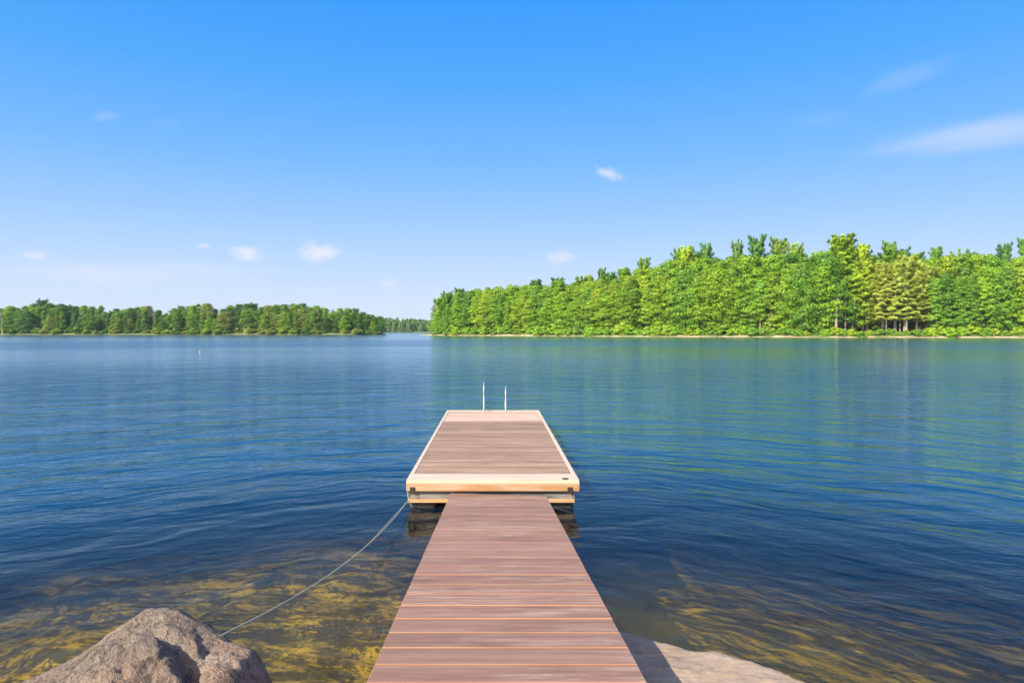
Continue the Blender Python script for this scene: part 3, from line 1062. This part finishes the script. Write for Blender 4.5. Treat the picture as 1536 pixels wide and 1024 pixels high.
def ordinal(n):
    if n < 20: return ONES[n]
    d, r_ = divmod(n, 10)
    return TENS[d] + ('ieth' if r_ == 0 else 'y-' + ONES[r_])


GREENS = {'bright green': (0.215, 0.375, 0.018), 'yellow green': (0.275, 0.40, 0.018), 'mid green': (0.155, 0.31, 0.022), 'deep green': (0.11, 0.24, 0.022)}


def jitc(c, k=0.10):
    f = 1 + random.uniform(-k, k)
    return tuple(v * f * (1 + random.uniform(-0.05, 0.05)) for v in c)


# right-hand wood: height profile of its skyline, by bearing
TOPR = np.array([(640, 470), (652, 452), (668, 441), (690, 436), (715, 430), (760, 427), (800, 424), (840, 421), (869, 420), (881, 411), (919, 413), (945, 404), (964, 397), (983, 402),
                 (1001, 392), (1026, 377), (1042, 384), (1075, 386), (1106, 378), (1148, 383), (1193, 374), (1214, 386), (1229, 381), (1250, 370), (1292, 375), (1311, 383), (1346, 380),
                 (1373, 384), (1404, 380), (1433, 380), (1481, 377), (1492, 383), (1516, 385), (1536, 376), (1700, 372)])
# shore distance by bearing
ur = (rsx / rsy)


def shore_right(px):
    return float(np.interp((px - 740) / 1024, ur, rsy))


def spot(px, back):
    u = (px - 740) / 1024
    y = shore_right(px) + back
    return u * y, y


def hgt_for(py, y, x):
    return (496 - py) / 1024 * y + H - ground_z(x, y)


G1, G2 = 'trees of the wood on the near shore', 'trees of the wood on the far shore'
rows = [('front', 7.0, 15.5, 0.60, 0.84), ('second', 14.0, 19.0, 0.84, 0.98), ('third', 21.0, 19.0, 0.90, 0.99), ('rear', 29.0, 21.0, 0.93, 1.0)]
for rname, back, step, f0, f1 in rows:
    px = 655.0 + random.uniform(0, 4) + (3 if rname != 'front' else 0)
    n = 0
    while px < 1650:
        n += 1
        x, y = spot(px, back + random.uniform(-2.2, 2.2))
        top = float(np.interp(px, TOPR[:, 0], TOPR[:, 1]))
        f = random.uniform(f0, f1)
        h = hgt_for(top, y, x) * f
        if rname == 'rear' and random.random() < 0.45:
            h *= random.uniform(1.0, 1.02)
        sparse_zone = 1322 < px < 1392
        r_ = random.random()
        if sparse_zone and rname in ('front', 'second'):
            kind = 'sparse_pine'
            cname = 'yellow green'
            col = (0.40, 0.47, 0.07)
            if rname == 'front': h *= 1.15
        else:
            if rname == 'front':
                kind = 'oak' if r_ < 0.72 else 'maple' if r_ < 0.93 else 'birch'
            elif rname == 'second':
                kind = 'oak' if r_ < 0.6 else 'maple' if r_ < 0.9 else 'pine'
            else:
                kind = 'oak' if r_ < 0.5 else 'maple' if r_ < 0.8 else 'pine'
            cname = random.choices(list(GREENS), (0.45, 0.25, 0.22, 0.08))[0]
            if kind == 'pine':
                cname = random.choice(['mid green', 'deep green', 'bright green'])
            col = GREENS[cname]
        # gap where the big trunks stand open
        if rname == 'front' and (1238 < px < 1312):
            px += step
            continue
        lab = '%s %s, %s from the left in the %s row, near shore' % (cname, {'sparse_pine': 'thin pine'}.get(kind, kind), ordinal(n), rname)
        place(kind, x, y, h, jitc(col), lab, G1, 1.35 if kind == 'oak' else 1.2)
        px += step * random.uniform(0.75, 1.25) * (1.0 if px > 900 else 0.78)

# tall pines that stand above the skyline of the near wood
for px, py, back, wsc, col, lab in [
        (749, 434, 22, 0.7, (0.115, 0.170, 0.030), None),
        (903, 404, 26, 0.75, (0.046, 0.093, 0.015), 'small dark pine tip above the descending left part of the near wood'),
        (966, 391, 24, 0.9, (0.081, 0.128, 0.015), 'pine with a spiky grey green top where the near wood starts to climb'),
        (1029, 373, 20, 1.0, (0.149, 0.196, 0.010), 'broad bright pine crown just left of the lone dark spiky pine top'),
        (1059, 371, 24, 0.8, (0.046, 0.102, 0.020), 'lone dark spiky pine top beside the broad bright pine crown'),
        (1106, 370, 30, 0.7, (0.057, 0.102, 0.020), 'faint slim pine tip left of the dark fan-shaped pine'),
        (1136, 360, 26, 1.0, (0.040, 0.093, 0.015), 'dark fan-shaped pine top rising high over the near wood'),
        (1168, 361, 28, 0.95, (0.081, 0.119, 0.020), 'pine with forked open top right of the dark fan-shaped pine'),
        (1193, 371, 24, 0.9, (0.103, 0.145, 0.015), 'rounded pine top between the forked pine and the tallest pine'),
        (1264, 356, 16, 1.35, (0.095, 0.145, 0.008), 'tallest pine, broad bright feathery crown over the open trunks'),
        (1294, 371, 14, 1.0, (0.138, 0.178, 0.010), 'pine with boughs reaching out right of the tallest pine'),
        (1334, 366, 22, 0.85, (0.069, 0.128, 0.015), 'slender pointed pine above the thin yellowish pines'),
        (1404, 374, 26, 0.85, (0.057, 0.119, 0.015), 'short dark pine tip over the even right part of the near wood'),
        (1507, 369, 26, 0.8, (0.040, 0.093, 0.020), 'isolated dark pine tuft near the right end of the near wood'),
        (1540, 362, 20, 1.0, (0.069, 0.136, 0.015), 'tall spiky pine at the right end of the near wood')]:
    x, y = spot(px, back)
    col = tuple(v * 3.0 for v in col)
    place('pine', x, y, hgt_for(py + 4, y, x), col, lab or 'thin bluish bare-topped pine tip above the low left part of the near wood', 'tall pines above the near wood', wsc)

# bare pale trunks seen under the canopy
def bare_trunk(px, back, h, r0, lean, label, material='pale_bark', name='bare_tree_trunk', yx=None):
    x, y = spot(px, back) if yx is None else yx
    root = empty(name, (x, y, ground_z(x, y)))
    pts = [(lean * q * q * h * 0.1, 0, h * q - 0.3) for q in np.linspace(0, 1, 8)]
    mb = MB()
    mb.tube(pts, [r0 * (1.35 if i == 0 else 1) * (1 - 0.75 * i / 7) for i in range(8)], 8)
    mb.build('trunk', [M[material]], root, smooth=True)
    for k in range(5):
        q = 0.45 + 0.1 * k
        a = k * 2.3
        mb = MB()
        z0 = h * q
        x0 = lean * q * q * h * 0.1
        mb.tube([(x0, 0, z0), (x0 + math.cos(a) * h * 0.08, math.sin(a) * h * 0.08, z0 + h * 0.03), (x0 + math.cos(a) * h * 0.15, math.sin(a) * h * 0.15, z0 + h * 0.08)], [r0 * 0.3, r0 * 0.2, 0.02], 6)
        mb.build('branch', [M[material]], root, smooth=True)
    tag(root, label, 'tree', 'bare trunks at the near shore')
    return root


bare_trunk(1155, 4, 7.5, 0.32, -0.5, 'pale forked trunk standing in a dark gap between two round trees')
bare_trunk(1254, 5, 13, 0.62, 0.5, 'thickest pale trunk, under the tallest pine')
bare_trunk(1268, 9, 14, 0.28, 0.1, 'slim grey trunk just right of the thickest pale trunk')
bare_trunk(1279, 11, 13, 0.22, 0.8, 'thin slanting trunk right of the slim grey trunk')
bare_trunk(1329, 4, 5, 0.2, 0.3, 'short white trunk at the left foot of the thin pines')
bare_trunk(1350, 5, 9, 0.24, -0.2, 'white trunk standing left of the straight tall pale trunk')
bare_trunk(1360, 4, 18, 0.28, 0.05, 'straight tall pale trunk amid the thin yellowish pines')
bare_trunk(1375, 5, 8, 0.24, 0.3, 'pale trunk beside the brown fallen brush')
bare_trunk(1457, 4, 6, 0.35, 0.5, 'short thick brown trunk under the spreading yellow green tree', 'bark')

# brown fallen brush by the shore
x, y = spot(1386, 4.5)
root = empty('fallen_branches', (x, y, ground_z(x, y)))
for k in range(22):
    a = random.uniform(0, 6.28); l = random.uniform(2, 5)
    cx0, cy0 = random.uniform(-3, 3), random.uniform(-1, 1)
    mb = MB()
    z1 = random.uniform(0.3, 3.2)
    mb.tube([(cx0, cy0, 0), (cx0 + math.cos(a) * l * 0.5, cy0 + math.sin(a) * l * 0.3, z1 * 0.7), (cx0 + math.cos(a) * l, cy0 + math.sin(a) * l * 0.5, z1)], [0.09, 0.06, 0.02], 5)
    mb.build('branch', [M['bark']], root, smooth=True)
tag(root, 'tangle of brown fallen branches at the foot of the near wood', 'branches')

# bushes along the near waterline
px = 656.0
n = 0
while px < 1640:
    n += 1
    x, y = spot(px, random.uniform(1.6, 4.0))
    cn = random.choice(['bright green', 'mid green', 'yellow green'])
    hb = random.uniform(1.8, 3.4) * (1.4 if px < 1050 else 1.0)
    if 1300 < px < 1390: hb *= 0.65
    place('bush', x, y, hb, jitc(GREENS[cn]), '%s bush, %s bush from the left along the near shoreline' % (cn, ordinal(n)), 'bushes along the near shoreline', 1.1)
    px += random.uniform(9, 17)

# left-hand far wood
TOPL = np.array([(-200, 462), (-60, 460), (0, 463), (17, 457), (31, 462), (38, 458), (55, 454), (104, 456), (121, 459), (135, 458), (152, 458), (161, 465), (176, 461), (194, 462), (217, 457),
                 (235, 460), (241, 469), (254, 468), (268, 457), (280, 462), (290, 457), (310, 455), (328, 466), (340, 459), (373, 454), (386, 463), (402, 457), (438, 455), (457, 456),
                 (464, 462), (473, 457), (493, 463), (514, 461), (537, 464), (551, 470), (569, 473), (580, 480)])
lsx = np.array([p[0] for p in LS[:7]], dtype=float)
lsy = np.array([p[1] for p in LS[:7]], dtype=float)
ul = lsx / lsy


def spotl(px, back):
    u = (px - 740) / 1024
    y = float(np.interp(u, ul, lsy)) + back
    return u * y, y


FG = {'mid green': (0.13, 0.26, 0.025), 'deep green': (0.075, 0.19, 0.03), 'bright green': (0.20, 0.34, 0.022), 'olive green': (0.22, 0.28, 0.045)}
for rname, back, step, f0, f1 in [('front', 6, 9.5, 0.55, 0.82), ('second', 14, 11.0, 0.82, 1.0), ('rear', 23, 11.5, 0.94, 1.0)]:
    px = -75.0 if rname == 'front' else -70.0
    n = 0
    while px < 572:
        n += 1
        x, y = spotl(px, back + random.uniform(-2.5, 2.5))
        top = float(np.interp(px, TOPL[:, 0], TOPL[:, 1]))
        h = hgt_for(top, y, x) * random.uniform(f0, f1 * 1.03)
        r_ = random.random()
        if rname == 'front':
            kind = 'oak' if r_ < 0.5 else 'maple' if r_ < 0.85 else 'spruce'
        else:
            kind = 'oak' if r_ < 0.45 else 'maple' if r_ < 0.75 else 'spruce' if r_ < 0.95 else 'pine'
        cname = random.choice(['deep green', 'mid green']) if kind in ('spruce', 'pine') else random.choices(list(FG), (0.35, 0.3, 0.2, 0.15))[0]
        place(kind, x, y, h, jitc(FG[cname]), '%s %s, %s from the left in the %s row, far shore' % (cname, kind, ordinal(n), rname), G2, 1.4 if kind in ('oak', 'maple') else 1.25)
        px += step * random.uniform(0.75, 1.25)
for px, hh, lab in [(176, 9.5, 'small bright yellow green tree alone in front of the darker far wood'), (482, 5.5, 'low pale rounded tree at the far waterline')]:
    x, y = spotl(px, 2.8)
    place('maple', x, y, hh, (0.20, 0.26, 0.02), lab, G2, 1.1)
x, y = spotl(4, 2.5)
bare_trunk(0, 0, 14, 0.5, -0.9, 'leaning pale trunk at the left end of the far wood', yx=(x, y))
x, y = spotl(367, 1.5)
bare_trunk(0, 0, 5.0, 0.5, -0.8, 'short white broken trunk at the waterline of the far wood', yx=(x, y))
px = -60.0
n = 0
while px < 570:
    n += 1
    x, y = spotl(px, random.uniform(2.0, 4.0))
    cn = random.choice(list(FG))
    place('bush', x, y, random.uniform(1.8, 3.6), jitc(FG[cn]), '%s bush, %s bush from the left along the far shoreline' % (cn, ordinal(n)), 'bushes along the far shoreline', 1.5)
    px += random.uniform(11, 20)

# the wood beyond the channel: reads as one mass
rg = np.random.default_rng(99)
parts = []


def mass(px0, px1, n, dfun, topfun):
    for k in range(n):
        px = px0 + (px1 - px0) * (k + rg.uniform(0, 1)) / n
        back = rg.uniform(0, 45)
        y = dfun(px) + back
        x = (px - 740) / 1024 * y
        h = ((496 - topfun(px)) / 1024 * y + H) * (0.72 + 0.28 * back / 45) * rg.uniform(0.9, 1.05)
        z0 = ground_z(x, y)
        ncl = 420
        q = rg.uniform(0, 1, ncl) ** 0.8
        a = rg.uniform(0, 2 * math.pi, ncl)
        rad = 6.0 * np.clip((1 - q) ** 0.5, 0.15, 1) * rg.uniform(0.7, 1, ncl)
        p = np.stack([x + np.cos(a) * rad, y + np.sin(a) * rad, z0 + q * (h - z0)], 1)
        parts.append(cards(p, np.stack([np.cos(a), np.sin(a), q + 0.2], 1), 1.3, 2.0, jit=0.5, rg=rg))


mass(520, 668, 150, lambda p: float(np.interp(p, [540, 575, 600, 670], [1010, 1008, 1005, 1015])), lambda p: float(np.interp(p, [540, 576, 582, 600, 626, 645, 680], [471, 476, 475, 477, 477, 480, 480])))
me = crown_mesh('distant_wood', parts)
o = link(bpy.data.objects.new('distant_wood', me))
o.color = (0.10, 0.20, 0.03, 1)
tag(o, 'hazy low wood beyond the narrow channel between the two shores', 'wood', kind='stuff')

# ------------------------------------------------------------------ haze
hb = MB()
hb.box(-2400, 2400, -120, 1400, -12, 60)
m, t, out = mat('summer_haze')
pv = t.node('ShaderNodeVolumePrincipled')
pv.inputs['Color'].default_value = (0.80, 0.90, 1.0, 1)
pv.inputs['Density'].default_value = 0.00010
pv.inputs['Anisotropy'].default_value = 0.2
t.t.links.new(pv.outputs[0], out.inputs['Volume'])
hz = hb.build('haze', m)
tag(hz, kind='stuff')
